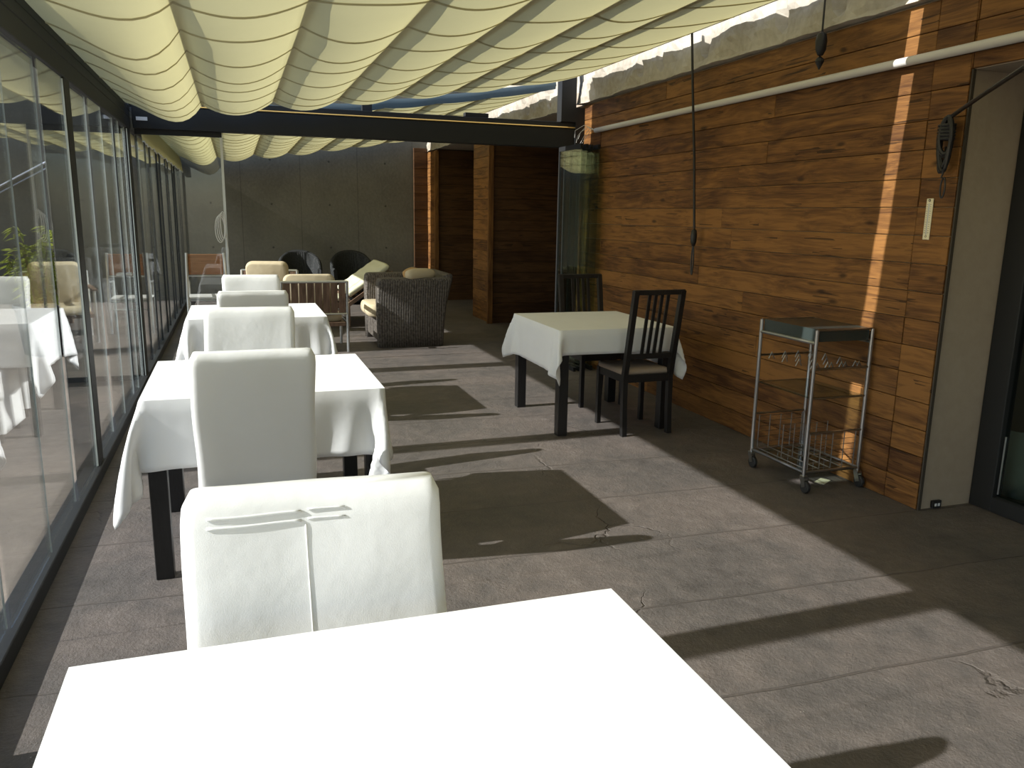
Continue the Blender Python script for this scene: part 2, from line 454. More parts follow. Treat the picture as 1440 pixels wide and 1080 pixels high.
grid(b, P); c = link('cloth_screen', b, M_curtain, None, True); so = c.modifiers.new('t', 'SOLIDIFY'); so.thickness = .004
tag(c, 'low pale cloth screen standing behind the glass door', 'screen')
b = NB(); box(b, XR+.001, 3.86, -3, .9, 0, 2.26); wn = struct(link('wall_near', b, M_plaster))
b = NB(); planks(b, -3, .9, 0, 2.26, XR, 'y', -1, 8); link('cladding', b, M_plank_y, wn)

# ------------------------------------------------------------------ pergola frame and glazing (left)
b = NB(); box(b, -1.02, -.80, -3, 15.0, 2.30, 2.36, .004, 1); box(b, -1.02, -.93, -3, 15.0, 2.36, 2.52); box(b, -.845, -.80, -3, 15, 2.36, 2.40)
struct(link('pergola_gutter_beam', b, M_black))
b = NB(); box(b, -.885, -.80, -3, 15.0, 2.20, 2.299, .004, 1); struct(link('trim_top_track', b, M_black))
b = NB(); box(b, -.885, -.788, -3, 15.0, 0.001, .075, .004, 1); struct(link('trim_bottom_track', b, M_black))
for i, (y, w) in enumerate(((-.48, .16), (2.28, .16), (5.04, .16), (7.80, .19))):
    b = NB(); box(b, -.925, -.803, y-w/2, y+w/2, 0.001, 2.298, .004, 1); o = struct(link('pergola_post', b, M_black))
    b = NB(); box(b, -.812, -.806, y-w/2-.010, y-w/2-.002, .08, 2.19); link('glass_seal', b, M_seal, o)

def bay(n, y0, y1, edges, dark):
    w = bpy.data.objects.new('window_%d' % n, None); COL.objects.link(w); struct(w)
    for k, (p, q) in enumerate(zip(edges, edges[1:])):
        x = XL+(.008 if k % 2 else -.006)
        b = NB(); box(b, x-.003, x+.003, p+.002, q-.002, .076, 2.199); g = link('glass_pane', b, M_glass, w)
        b = NB(); e = .02 if dark else .003
        hw = .011 if dark else .0031; box(b, x-hw, x+hw, q-.002-e, q-.0015, .077, 2.198)
        link('pane_edge', b, M_black if dark else (M_seal if n == 3 else M_edge), g)  # third bay's edges painted pale for the sun on them
bay(1, -.4, 2.2, [-.40, .26, 1.78, 2.185], False)
bay(2, 2.51, 5.19, [2.365, 3.02, 3.70, 4.36, 4.945], False)
bay(3, 5.37, 7.95, [5.125, 5.75, 6.27, 6.95, 7.18, 7.69], False)
bay(4, 8.17, 15.0, [7.90]+[7.90+7.08*k/11 for k in range(1, 12)], True)
h = NB(); tube(h, [(-.812, 6.92, 1.03), (-.78, 6.92, 1.03), (-.78, 6.98, 1.03), (-.812, 6.98, 1.03)], .012)
hh = link('pane_latch', h, M_alu, bpy.data.objects['window_3'])

# cross beam at the far end of the first roof bay
YB = 7.86
b = NB(); box(b, -.775, 3.43, YB, YB+.12, 2.21, 2.395, .004, 1); box(b, -.80, 3.40, YB+.01, YB+.10, 2.415, 2.46, .003, 1); box(b, -.80, 3.40, YB+.03, YB+.08, 2.39, 2.42)
struct(link('pergola_cross_beam', b, M_black))
b = NB(); box(b, 1.19, 1.28, YB+.02, YB+.09, 2.46, 2.66); struct(link('pergola_stub_post', b, M_black))
b = NB(); box(b, 3.17, 3.33, YB-.02, YB+.10, 2.461, 2.98); box(b, 3.33, 3.43, YB-.02, YB+.10, 2.22, 2.60); struct(link('pergola_wall_bracket', b, M_black))
b = NB(); tube(b, [(-.70, YB-.002, 2.408), (3.36, YB-.002, 2.408)], .006, 6)
tag(link('light_rope', b, M_amber), 'thin amber light rope running along the black cross beam', 'light')
b = NB(); box(b, -.745, -.655, YB-.005, YB-.001, 2.275, 2.305, .001, 1)
tag(link('sticker', b, M_paper), 'small white sticker at the left end of the black cross beam', 'sticker')
b = NB(); box(b, 2.18, 2.42, YB+.02, YB+.09, 2.462, 2.50, .004, 1)
tag(link('clamp_block', b, M_black), 'short black block on top of the cross beam', 'clamp')
# glass leaf closed at the left, four leaves folded away against the wall at the right
def leaf(name, label, loc, rz, w, group=None):
    t = empty(name, label, 'glass panel', loc, rz, group)
    b = NB(); box(b, 0, w, -.005, .005, .02, 2.19); link('pane', b, M_glassd if group else M_glass, t)
    b = NB(); box(b, w-.018, w+.004, -.011, .011, .02, 2.195); link('edge_profile', b, M_black if group else M_alu, t)
    b = NB(); box(b, 0, w, -.013, .013, .001, .045); link('bottom_rail', b, M_black, t)
    b = NB(); box(b, 0, w, -.013, .013, 2.165, 2.209); link('top_rail', b, M_black, t)
    return t
leaf('glass_leaf', 'clear glass leaf standing across the terrace beside the left glazing', (-.77, YB+.06, 0), 0, .71)
for k, (x, y0, w) in enumerate(((3.17, 7.30, .55), (3.235, 7.32, .55), (3.30, 7.36, .5), (3.37, 7.34, .5))):
    leaf('folded_glass_leaf', ['folded glass leaf farthest from the timber wall, under the beam end', 'second folded glass leaf from the free side of the stack', 'third folded glass leaf in the stack, next to the last one', 'folded glass leaf nearest the timber wall, under the beam end'][k], (x, y0, 0), PI/2, w, 'folded glass leaves at the beam end')

# ------------------------------------------------------------------ canopies
PX = [-.86, -.2, .385, .935, 1.48, 2.01, 2.56, 3.29]
PZ = [2.405, 2.405, 2.465, 2.51, 2.585, 2.655, 2.74, 2.875]
SG = [.15, .095, .076, .06, .046, .034, .028]
BH = [.012, .006, .014, .024, .034, .042, .048, .010]
def fabz(x, y, ph, flat=None):
    for i in range(7):
        if x <= PX[i+1]+1e-6: break
    t = (x-PX[i])/(PX[i+1]-PX[i])
    s = SG[i]*(1+.03*math.sin(y*2.3+i*1.7+ph))
    if flat is not None: f = max(0, min(1, abs(y-flat)/1.1)); s *= .46+.54*f*f*(3-2*f)
    q = abs(math.sin(PI*(y+.09*(i % 2)+.02*i)/.46))
    tt = t**1.75 if i == 0 else t
    return PZ[i]+(PZ[i+1]-PZ[i])*t-s*4*tt*(1-tt)-.003*math.sin(PI*t)*q

def canopy(label, ya, yb, ph, nseam, front=False, flat=None):
    """ya, yb: functions x -> y of the near and far hem"""
    ym = (ya(0)+yb(0))/2
    t = empty('retractable_canopy', label, 'canopy', (0, ym, 2.4), 0, 'canopies on the pergola')
    off = Vector((0, -ym, -2.4))
    xs = []
    for i in range(7):
        xs += [PX[i]+(PX[i+1]-PX[i])*k/12 for k in range(12)]
    xs.append(PX[7])
    ny = max(24, int((yb(0)-ya(0))/.05))
    b = NB(); P = []
    for j in range(ny+1):
        P.append([Vector((x, ya(x)+(yb(x)-ya(x))*j/ny, fabz(x, ya(x)+(yb(x)-ya(x))*j/ny, ph, flat)))+off for x in xs])
    grid(b, P); o = link('fabric', b, M_canopy, t, True)
    r = random.Random(int(ph*10)+3)
    for s in range(nseam):
        b = NB(); P = []
        f0 = (s+.5)/nseam
        for x in xs:
            i = max(k for k in range(7) if x >= PX[k]-1e-6)
            y = ya(x)+(yb(x)-ya(x))*f0+.10*math.sin(i*2.4+s*1.9)*math.sin(PI*(x-PX[i])/(PX[i+1]-PX[i]))
            hh = .017
            P.append([Vector((x, y-hh, fabz(x, y-hh, ph, flat)-.002))+off, Vector((x, y, fabz(x, y, ph, flat)-.007))+off, Vector((x, y+hh, fabz(x, y+hh, ph, flat)-.002))+off])
        grid(b, P); link('hem', b, M_hem, o, True)
    for i in range(8):
        b = NB(); x = PX[i]; hw = .033 if 0 < i < 7 else .02
        box(b, x-hw, x+hw, ya(x)+.01-ym, yb(x)-.01-ym, PZ[i]+.003-2.4, PZ[i]+.005+BH[i]-2.4)
        link('carrier_bar', b, M_bar, t)
    if front:
        b = NB(); P = []
        for x in xs:
            z = fabz(x, ya(x), ph)*.35+.65*np.interp(x, PX, PZ)
            P.append([Vector((x, ya(x)-.02, z+.055))+off, Vector((x, ya(x)-.035, z+.01))+off, Vector((x, ya(x)-.02, z-.035))+off])
        grid(b, P); link('front_band', b, M_blue, t, True)
        b = NB(); P = []
        for j in range(60):
            y = ya(-.9)+(yb(-.9)-ya(-.9))*j/59
            P.append([Vector((-.79, y, 2.405))+off, Vector((-.765+.006*math.sin(j*1.3), y, 2.28))+off, Vector((-.75+.008*math.sin(j*.8), y, 2.14+.012*math.sin(j*2.1)))+off])
        grid(b, P); sv = link('side_valance', b, M_canopy, t, True)
        b = NB(); tube(b, [Vector((-.748+.008*math.sin(j*.8), ya(-.9)+(yb(-.9)-ya(-.9))*j/59, 2.136+.012*math.sin(j*2.1)))+off for j in range(60)], .006, 6); link('sparkle_edging', b, M_paper, sv)  # white tube put in for the bright sparkles along this edge
    return t
gap = lambda x: 3.815-.032*(x+.3)
canopy('large cream fabric canopy over the near dining tables, in front of the black cross beam', lambda x: gap(x)-.09, lambda x: 7.66, .3, 7, False, 3.7)
canopy('cream fabric canopy farther back, beyond the black cross beam', lambda x: 8.34, lambda x: 14.7, 1.1, 12, True)
canopy('cream fabric canopy overhead at the camera end of the terrace', lambda x: -2.5, lambda x: gap(x)-.175, 2.2, 9, False, 3.65)

# ------------------------------------------------------------------ cloth drape (numpy)
def drape(hx, hy, ox0, ox1, oy0, oy1, ztop, seed, n=64, steps=300, wind=(0, 0, 0)):
    """cloth over a table block of half sizes hx, hy; overhang per side. returns grid of points"""
    rg = np.random.default_rng(seed)
    def axis(h, o0, o1, n):
        st = 1.6/n
        return np.concatenate([np.linspace(-h-o0, -h, max(3, round(o0/st)+1)), np.linspace(-h, h, max(4, round(2*h/st)))[1:], np.linspace(h, h+o1, max(3, round(o1/st)+1))[1:]])
    X = axis(hx, ox0, ox1, n); Y = axis(hy, oy0, oy1, n)
    nx, ny = len(X), len(Y)
    p = np.zeros((nx, ny, 3)); p[..., 0] = X[:, None]; p[..., 1] = Y[None, :]; p[..., 2] = ztop+.003
    pinned = (np.abs(p[..., 0]) < hx+.001) & (np.abs(p[..., 1]) < hy+.001)
    rest = p.copy()
    p[..., 2] += np.where(pinned, 0, rg.normal(0, .004, (nx, ny)))
    v = np.zeros_like(p); w = np.where(pinned, 0., 1.)[..., None]
    sl = slice
    cons = []
    def add(di, dj, k):
        i0, i1 = (0, nx-di); j0, j1 = (max(0, -dj), ny-max(0, dj))
        for par in (0, 1):
            if di: I = np.arange(i0, i1); I = I[(I//di) % 2 == par]; J = np.arange(j0, j1)
            else: I = np.arange(0, nx); J = np.arange(j0, j1); J = J[(J//dj) % 2 == par]
            A = np.ix_(I, J); B = np.ix_(I+di, J+dj)
            L = np.linalg.norm(rest[B]-rest[A], axis=-1, keepdims=True)
            cons.append((A, B, L, k))
    add(1, 0, 1.); add(0, 1, 1.); add(1, 1, .5); add(1, -1, .5); add(2, 0, .32); add(0, 2, .32)
    dt = .016; g = np.array([0, 0, -9.8])+np.array(wind)
    m = .004
    for s in range(steps):
        v[...] = (v+g*dt)*.965
        q = p+v*dt*w
        for it in range(7):
            for A, B, L, k in cons:
                d = q[B]-q[A]; l = np.linalg.norm(d, axis=-1, keepdims=True)+1e-9
                wa, wb = w[A], w[B]; ws = wa+wb; ws[ws == 0] = 1
                c = d*(k*(l-L)/l/ws)
                q[A] += c*wa; q[B] -= c*wb
            # block collision
            ax = hx+m-np.abs(q[..., 0]); ay = hy+m-np.abs(q[..., 1]); az = ztop+.003-q[..., 2]
            ins = (ax > 0) & (ay > 0) & (az > 0)
            mn = np.minimum(np.minimum(ax, ay), az)
            ix = ins & (mn == ax); iy = ins & (mn == ay) & ~ix; iz = ins & (mn == az) & ~ix & ~iy
            q[..., 0] = np.where(ix, np.sign(q[..., 0])*(hx+m), q[..., 0])
            q[..., 1] = np.where(iy, np.sign(q[..., 1])*(hy+m), q[..., 1])
            q[..., 2] = np.where(iz, ztop+.003, q[..., 2])
            q[..., 2] = np.maximum(q[..., 2], .01)
        v = (q-p)/dt; p = q
    for it in range(3):
        q = p.copy()
        q[1:-1, 1:-1] = .4*p[1:-1, 1:-1]+.15*(p[2:, 1:-1]+p[:-2, 1:-1]+p[1:-1, 2:]+p[1:-1, :-2])
        for e in (0, -1):
            q[e, 1:-1] = .5*p[e, 1:-1]+.25*(p[e, 2:]+p[e, :-2]); q[1:-1, e] = .5*p[1:-1, e]+.25*(p[2:, e]+p[:-2, e])
        p = np.where(pinned[..., None], p, q)
    return p

def table(label, clabel, x0, x1, y0, y1, zt, rz, over, seed, group, cgroup, legw=.072, wind=(0, 0, 0), steps=300):
    cx, cy = (x0+x1)/2, (y0+y1)/2; hx, hy = (x1-x0)/2-.006, (y1-y0)/2-.006
    t = empty('dining_table', label, 'table', (cx, cy, 0), rz, group)
    b = NB(); box(b, -hx+.014, hx-.014, -hy+.014, hy-.014, zt-.034, zt-.008, .003, 1); link('tabletop', b, M_dark, t)
    b = NB()
    for s in (-1, 1):
        box(b, -hx+legw, hx-legw, s*(hy-.04)-.011, s*(hy-.04)+.011, zt-.105, zt-.028)
        box(b, s*(hx-.04)-.011, s*(hx-.04)+.011, -hy+legw, hy-legw, zt-.105, zt-.028)
    link('apron', b, M_dark, t)
    for sx in (-1, 1):
        for sy in (-1, 1):
            b = NB(); X = sx*(hx-legw/2-.012); Y = sy*(hy-legw/2-.012)
            box(b, X-legw/2, X+legw/2, Y-legw/2, Y+legw/2, 0, zt-.028, .003, 1); link('leg', b, M_dark, t)
    P = drape(hx, hy, *over, zt, seed, wind=wind, steps=steps)
    b = NB(); grid(b, [[Vector(q)-Vector((0, 0, zt)) for q in row] for row in P])
    c = link('tablecloth', b, M_white, None, True)
    for e in c.data.edges:   # pressed folds along the table edge
        a, d = (c.data.vertices[k].co for k in e.vertices)
        if (abs(abs(a.x)-hx) < 1e-4 and abs(abs(d.x)-hx) < 1e-4 and max(abs(a.y), abs(d.y)) < hy+1e-4 and a.z > -.02) or (abs(abs(a.y)-hy) < 1e-4 and abs(abs(d.y)-hy) < 1e-4 and max(abs(a.x), abs(d.x)) < hx+1e-4 and a.z > -.02): e.use_edge_sharp = True
    so = c.modifiers.new('t', 'SOLIDIFY'); so.thickness = .002; so.offset = 1
    c.location = (cx, cy, zt); c.rotation_euler = (0, 0, rz)
    tag(c, clabel, 'tablecloth', cgroup)
    return t

GT, GC = 'dining tables along the glazing', 'white tablecloths along the glazing'
table('dark dining table nearest the camera, hidden under an overexposed white cloth', 'white tablecloth in the foreground, cut off by the bottom of the photo', -.302, .702, .42, 1.385, .778, 0, (.30, .28, .28, .25), 1, GT, GC)
table('black dining table behind the foremost white chair, dark legs showing below its cloth', 'white tablecloth on the middle table, a long corner drooping at its left', -.402, .596, 3.43, 4.36, .775, 0, (.36, .30, .28, .28), 2, GT, GC, wind=(-1.2, 0, 0))
table('farthest dining table along the glazing, in front of the slatted armchair', 'white tablecloth on the farthest table of the glazing row', -.358, .622, 6.0, 6.94, .775, 0, (.34, .30, .28, .28), 3, GT, GC)
table('black square table beside the timber wall between two slat back chairs', 'small off white tablecloth on the black table beside the timber wall', 2.085, 2.995, 5.07, 6.08, .755, -.012, (.30, .30, .17, .16), 4, 'table by the timber wall', 'cloth by the timber wall')

# ------------------------------------------------------------------ slipcovered chairs: local +y is the way the seat faces
def slip_chair(label, loc, rz, seed, folds=False, w0=.47):
    r = random.Random(seed)
    t = empty('slipcovered_chair', label, 'chair', loc, rz, 'white slipcovered chairs')
    b = NB()
    # backrest: rings of a rounded rectangle, leaning back, top drooping a little in the middle
    th = .085; zb, zt = .30, 1.0
    rings = []; prof = []
    for k in range(25):
        f = k/24; z = zb+(zt-zb)*f
        s = 1.0
        if f > .93: s = math.sqrt(max(0, 1-((f-.93)/.075)**2))
        prof.append((z, s))
    ph = [r.uniform(0, 6) for _ in range(8)]
    for z, s in prof:
        ring = []
        lean = -.24*max(0, z-.44)-.0
        ed = (1-s)
        for (x, y) in rrect(w0-.05*ed, th*(.35+.65*s), min(.03, th*(.35+.65*s)*.45), 4):
            # densify is not needed: wrinkles come from the long faces below
            dz = -.010*math.cos(x/w0*PI)*(1 if z > .9 else 0)+.004*math.sin(x*15+ph[0])
            ring.append(Vector((x, y+lean, z+dz)))
        # densify long edges
        dense = []
        n = len(ring)
        for i in range(n):
            a, c = ring[i], ring[(i+1) % n]
            dense.append(a)
            L = (c-a).length
            if L > .2:
                for q in range(1, 16): dense.append(a.lerp(c, q/16))
        out = []
        for p in dense:
            d = .0018*math.sin(p.x*21+p.z*6+ph[1])+.0014*math.sin(p.z*19+p.x*9+ph[2])
            sg = 1 if p.y > lean else -1
            bow = -.005*math.cos(p.x/w0*PI)*math.sin(max(0, min(1, (p.z-.45)/.55))*PI)
            out.append(p+Vector((.003*math.sin(p.z*14+ph[3]), d+(bow if sg > 0 else -bow*.3), 0)))
        rings.append(out)
    loft(b, rings)
    # seat and skirt
    sk = []
    for k in range(10):
        f = k/9; z = .47-.40*f; e = .012*f
        ring = []
        for i, (x, y) in enumerate(rrect(.455+2*e, .47+2*e, .04, 5)):
            ring.append(Vector((x*(1+.012*f*math.sin(i*1.9+ph[4])), y+.20+.008*f*math.sin(i*2.3+ph[5]), z)))
        sk.append(ring)
    top = [Vector((x, y+.20, .488)) for x, y in rrect(.40, .42, .03, 5)]
    loft(b, [top]+sk, cap=False)
    f = b.faces.new([b.verts.new(p) for p in top])
    o = link('slipcover', b, M_cover, t, True)
    if folds:
        # doubled hem and centre seam of the loose cover on the backrest
        b = NB()
        def face(x, z): return Vector((x, .0425-.24*(z-.44)+.0018*math.sin(x*21+z*6+ph[1])+.0014*math.sin(z*19+x*9+ph[2])-.005*math.cos(x/w0*PI)*math.sin(max(0, min(1, (z-.45)/.55))*PI), z))
        for z in (.955, .937):
            tube(b, [face(x, z+.001*math.sin(x*30)) for x in np.linspace(.03, .205, 14)], .003, 8)
            tube(b, [face(x, z+.004) for x in np.linspace(-.055, .018, 6)], .002, 8)
        tube(b, [face(.022-.012*k/12, .93-.45*k/12) for k in range(13)], .0016, 8)
        link('sewn_fold', b, M_cover, o, True)
    for sx in (-1, 1):
        for y in (.01, .40):
            b = NB(); box(b, sx*.19-.02, sx*.19+.02, y-.02, y+.02, 0, .2, .002, 1); link('leg', b, M_dark, t)
    return t
slip_chair('foremost white slipcovered chair, facing the camera behind the near table', (.122, 1.455, 0), PI-.055, 1, True, .505)
slip_chair('white slipcovered chair seen from behind, its back in grey shade, at the middle table', (.045, 3.37, 0), .0, 2)
slip_chair('white slipcovered chair facing the camera at the far edge of the middle table', (.058, 4.66, 0), PI-.01, 3, False, .49)
slip_chair('white slipcovered chair with grey shaded back pulled up to the farthest glazing table', (.095, 5.925, 0), .03, 4)
slip_chair('farthest white slipcovered chair, only its sunlit top rim showing', (.115, 7.06, 0), PI-.02, 5)

# ------------------------------------------------------------------ dark slat back chairs: local +y is the way the seat faces, origin between rear legs
def slat_chair(label, loc, rz):
    t = empty('slat_back_chair', label, 'chair', loc, rz, 'dark slat back chairs')
    W = .40
    def lean(z): return -.0 if z < .42 else -.11*((z-.42)/.62)
    for s in (-1, 1):
        b = NB(); x = s*(W/2-.018)
        loft(b, [[Vector((x+dx*.018, lean(z)+dy*.02+off, z)) for dx, dy in ((-1, -1), (1, -1), (1, 1), (-1, 1))] for z, off in ((0, -.02), (.2, -.006), (.42, 0), (.6, 0), (.85, 0), (1.04, 0))])
        link('rear_leg', b, M_dark, t)
        b = NB(); box(b, s*(W/2-.018)-.017, s*(W/2-.018)+.017, .37, .405, 0, .44, .002, 1); link('front_leg', b, M_dark, t)
        b = NB(); box(b, s*(W/2-.02)-.011, s*(W/2-.02)+.011, .02, .37, .385, .44); link('side_rail', b, M_dark, t)
    b = NB(); box(b, -W/2+.036, W/2-.036, .376, .40, .385, .44); link('front_rail', b, M_dark, t)
    b = NB(); box(b, -W/2+.036, W/2-.036, -.012, .012, .385, .44); link('back_rail', b, M_dark, t)
    b = NB(); bar(b, (-W/2+.0, lean(1.03), 1.03), (W/2, lean(1.03), 1.03), .028, .034, (0, 0, 1), .003); link('top_rail', b, M_dark, t)
    b = NB(); bar(b, (-W/2+.036, lean(.575), .575), (W/2-.036, lean(.575), .575), .02, .038, (0, 0, 1), .002); link('lower_rail', b, M_dark, t)
    for k in range(4):
        x = -.0725+.145*k/3
        b = NB(); bar(b, (x, lean(.59), .59), (x, lean(1.02), 1.02), .022, .012, (0, 1, 0)); link('slat', b, M_dark, t)
    b = NB(); rings = []
    for z, s in ((.44, .985), (.455, 1.0), (.468, .98), (.476, .90), (.479, .6)):
        rings.append([Vector((x*s, .205+y*s, z)) for x, y in rrect(.392, .40, .03, 4)])
    loft(b, rings); link('seat', b, M_taupe, t, True)
    return t
slat_chair('black slat back chair nearer the camera, with its back to the camera', (2.735, 5.0, 0), .03)
slat_chair('black slat back chair on the far side of the wall table, facing the camera', (2.79, 6.26, 0), PI+.02)

# ------------------------------------------------------------------ serving trolley
def trolley():
    x0, x1, y0, y1 = 3.02, 3.40, 3.62, 4.12; zt = .935
    t = empty('serving_trolley', 'grey steel serving trolley on casters against the timber wall', 'trolley', ((x0+x1)/2, (y0+y1)/2, 0))
    o = Vector(((x0+x1)/2, (y0+y1)/2, 0))
    X0, X1, Y0, Y1 = x0-o.x, x1-o.x, y0-o.y, y1-o.y
    for x in (X0, X1):
        for y in (Y0, Y1):
            b = NB(); tube(b, [(x, y, .095), (x, y, zt)], .0115, 10); link('upright', b, M_chrome, t)
            cst = NB()
            sx = 1 if x < 0 else -1
            # fork and stem
            box(cst, x-.016, x+.016, y-.018, y+.018, .082, .10, .003, 1)
            for s in (-1, 1): bar(cst, (x+s*.014, y, .09), (x+s*.014, y-.022, .036), .003, .032, (0, 1, 0))
            c = link('caster_fork', cst, M_chrome, t)
            wh = NB()
            n = 20; cy, cz = y-.022, .036
            prof = [(-.011, .026), (-.011, .033), (-.007, .036), (.007, .036), (.011, .033), (.011, .026)]
            loft(wh, [[Vector((x+px, cy+pr*math.cos(2*PI*k/n), cz+pr*math.sin(2*PI*k/n))) for k in range(n)] for px, pr in prof])
            link('caster_wheel', wh, M_tyre, c)
    # tray with raised rim
    b = NB()
    box(b, X0+.012, X1-.012, Y0+.012, Y1-.012, .868, .876)
    box(b, X0+.010, X0+.016, Y0+.012, Y1-.012, .868, .938); box(b, X1-.016, X1-.010, Y0+.012, Y1-.012, .868, .938)
    box(b, X0+.012, X1-.012, Y0+.010, Y0+.016, .868, .938); box(b, X0+.012, X1-.012, Y1-.016, Y1-.010, .868, .938)
    link('tray', b, M_trayglass, t)
    b = NB(); box(b, X0+.017, X1-.017, Y0+.017, Y1-.017, .930, .937); link('tray_glass', b, M_trayglass, t)
    b = NB()
    for y in (Y0, Y1): tube(b, [(X0, y, .935), (X1, y, .935)], .006, 8)
    for x in (X0, X1): tube(b, [(x, Y0, .862), (x, Y1, .862)], .011, 8)
    link('tray_frame', b, M_chrome, t)
    # stemware rack
    b = NB()
    for y in (Y0, Y1): tube(b, [(X0, y, .715), (X1, y, .715)], .0075, 8)
    link('rack_rail', b, M_chrome, t)
    b = NB()
    for k in range(4):
        x = X0+.045+(X1-X0-.09)*k/3
        for s in (0, 1):
            tube(b, [(x-.03, Y0+.03+s*.0, .715), (x-.022, Y0+.03, .70), (x, Y0+.03, .745), (x+.022, Y0+.03, .70)], .0034, 6)
        for yy in np.linspace(Y0+.06, Y1-.06, 4):
            tube(b, [(x-.020, yy, .702), (x, yy, .742), (x+.020, yy, .702)], .0030, 6)
    link('stemware_rack', b, M_chrome, t)
    # middle shelf
    b = NB(); box(b, X0+.012, X1-.012, Y0+.012, Y1-.012, .540, .552, .002, 1); link('middle_shelf', b, M_trayglass if False else M_smoke, t)
    b = NB()
    for y in (Y0, Y1): tube(b, [(X0, y, .546), (X1, y, .546)], .006, 8)
    link('shelf_rail', b, M_chrome, t)
    # two wire bottle baskets
    b = NB()
    for z, r in ((.345, .007), (.115, .0085)):
        for y in (Y0, Y1): tube(b, [(X0, y, z), (X1, y, z)], r, 8)
    for x in (X0, X1): tube(b, [(x, Y0, .115), (x, Y1, .115)], .0085, 8)
    tube(b, [(X0, Y0, .345), (X1, Y1, .345)], .005, 8)
    link('basket_frame', b, M_chrome, t)
    b = NB()
    for y in (Y0+.012, Y1-.012, 0):
        for x in np.linspace(X0+.03, X1-.03, 5):
            tube(b, [(x, y, .125), (x, y, .335)], .0028, 6)
        for z in np.linspace(.13, .33, 7): tube(b, [(X0+.03, y, z), (X1-.03, y, z)], .0016, 5)
    for x in np.linspace(X0+.03, X1-.03, 5):
        tube(b, [(x, Y0+.012, .125), (x, Y1-.012, .125)], .0028, 6)
    link('wire_basket', b, M_chrome, t)
    b = NB(); box(b, X0+.01, X1-.01, Y0+.01, Y1-.01, .100, .106); link('bottom_shelf', b, M_smoke, t)
    t.rotation_euler.z = .0
    return t
trolley()
b = NB(); box(b, -.05, .05, -.03, .03, 0, .003)
o = link('paper_tag', b, M_cream); o.location = (3.26, 3.74, .0005); o.rotation_euler.z = .5
tag(o, 'small pale paper tag lying on the floor under the trolley', 'tag')

# ------------------------------------------------------------------ things on the timber wall
b = NB(); pts = [(XR-.062, y, 2.352) for y in np.linspace(-2.5, 7.48, 30)]
tube(b, pts, .024, 12)
o = tag(link('pipe', b, M_pvc, None, True), 'long white plastic pipe running along the timber wall', 'pipe')
b = NB()
for k in range(5):
    z = 2.345+.01*k; a = rnd.uniform(-.04, .04)
    tube(b, [(XR-.06, 7.47, 2.352), (XR-.07-.02*k, 7.56, z+.02), (XR-.09-.03*k, 7.64, z-.03+a), (XR-.10-.02*k, 7.72, z-.09+a)], .0025, 5)
link('loose_wire', b, M_rope, o)

def cleat_cord(label, pts_cord, plug, loop):
    t = empty('hanging_cord', label, 'cord', pts_cord[-1])
    o = Vector(pts_cord[-1])
    b = NB(); tube(b, [Vector(p)-o for p in pts_cord], .0095 if loop else .006, 8); link('cord', b, M_cable, t)
    b = NB()
    g = 1.0 if loop else 1.35
    pr = [(.004*g, 0), (.020*g, -.012), (.026*g, -.05), (.023*g, -.10), (.012*g, -.13), (.003*g, -.135)]
    loft(b, [[Vector((r*math.cos(2*PI*k/12), r*.9*math.sin(2*PI*k/12), z)) for k in range(12)] for r, z in pr])
    link('plug', b, M_cable, t, True)
    if loop:
        b = NB(); tube(b, [(0, .012*math.sin(a)*1.2, -.13-.11+.11*math.cos(a)) for a in np.linspace(.0, 2*PI, 24)[:-1]], .0065, 6, closed=True); link('loop', b, M_cable, t)
    return t
cleat_cord('long black cord hanging past the pipe with a plug and loop at its end', [(3.305, 5.635, 2.93), (3.32, 5.60, 2.5), (3.345, 5.56, 2.0), (3.36, 5.52, 1.45)], True, True)
t = cleat_cord('short black cord with a plug hanging from the stone band', [(3.335, 4.20, 3.0), (3.335, 4.20, 2.615)], True, False)
b = NB()
loft(b, [[Vector((r*math.cos(2*PI*k/10), r*math.sin(2*PI*k/10), z)) for k in range(10)] for r, z in ((.004, -.135), (.022, -.15), (.026, -.165), (.003, -.21))])
link('pin_cap', b, M_cable, t)
# coil of cord by the jamb, with a line running off to the upper right
o = Vector((3.385, 3.247, 2.04))
t = empty('coiled_cord', 'black coiled cord on the timber wall beside the plaster jamb', 'cord', o)
b = NB(); tube(b, [V(0, 0, 0), V(-.28, -.42, .031), V(-.56, -.847, .061), V(-1.68, -2.54, .19), V(-2.0, -3.03, .22)], .010, 8); link('line', b, M_cable, t)
b = NB()
for k in range(8):
    a0 = rnd.uniform(-.022, .022); w = .030+.012*rnd.random(); L = .085+.055*rnd.random()
    tube(b, [(a0+.006*math.sin(2*a+k)-.012, w*math.sin(a)+a0, -L+L*math.cos(a)) for a in np.linspace(0, 2*PI, 20)[:-1]], .010, 6, closed=True)
for k in range(5): tube(b, [(-.012+.026*math.cos(a), .042*math.sin(a), -.04-.016*k) for a in np.linspace(0, 2*PI, 16)[:-1]], .008, 6, closed=True)
link('coil', b, M_cable, t)
b = NB(); tube(b, [V(-.005, .0, -.14), V(-.004, .004, -.20), V(0, -.004, -.25), V(-.003, .008, -.29)], .005, 6)
tube(b, [(0, .014*math.sin(a)-.006, -.34+.05*math.cos(a)) for a in np.linspace(0, 2*PI, 18)[:-1]], .0045, 6, closed=True)
lathe(b, [(.002, -.262), (.011, -.25), (.011, -.24), (.002, -.228)], 8)
link('tail', b, M_cable, t)
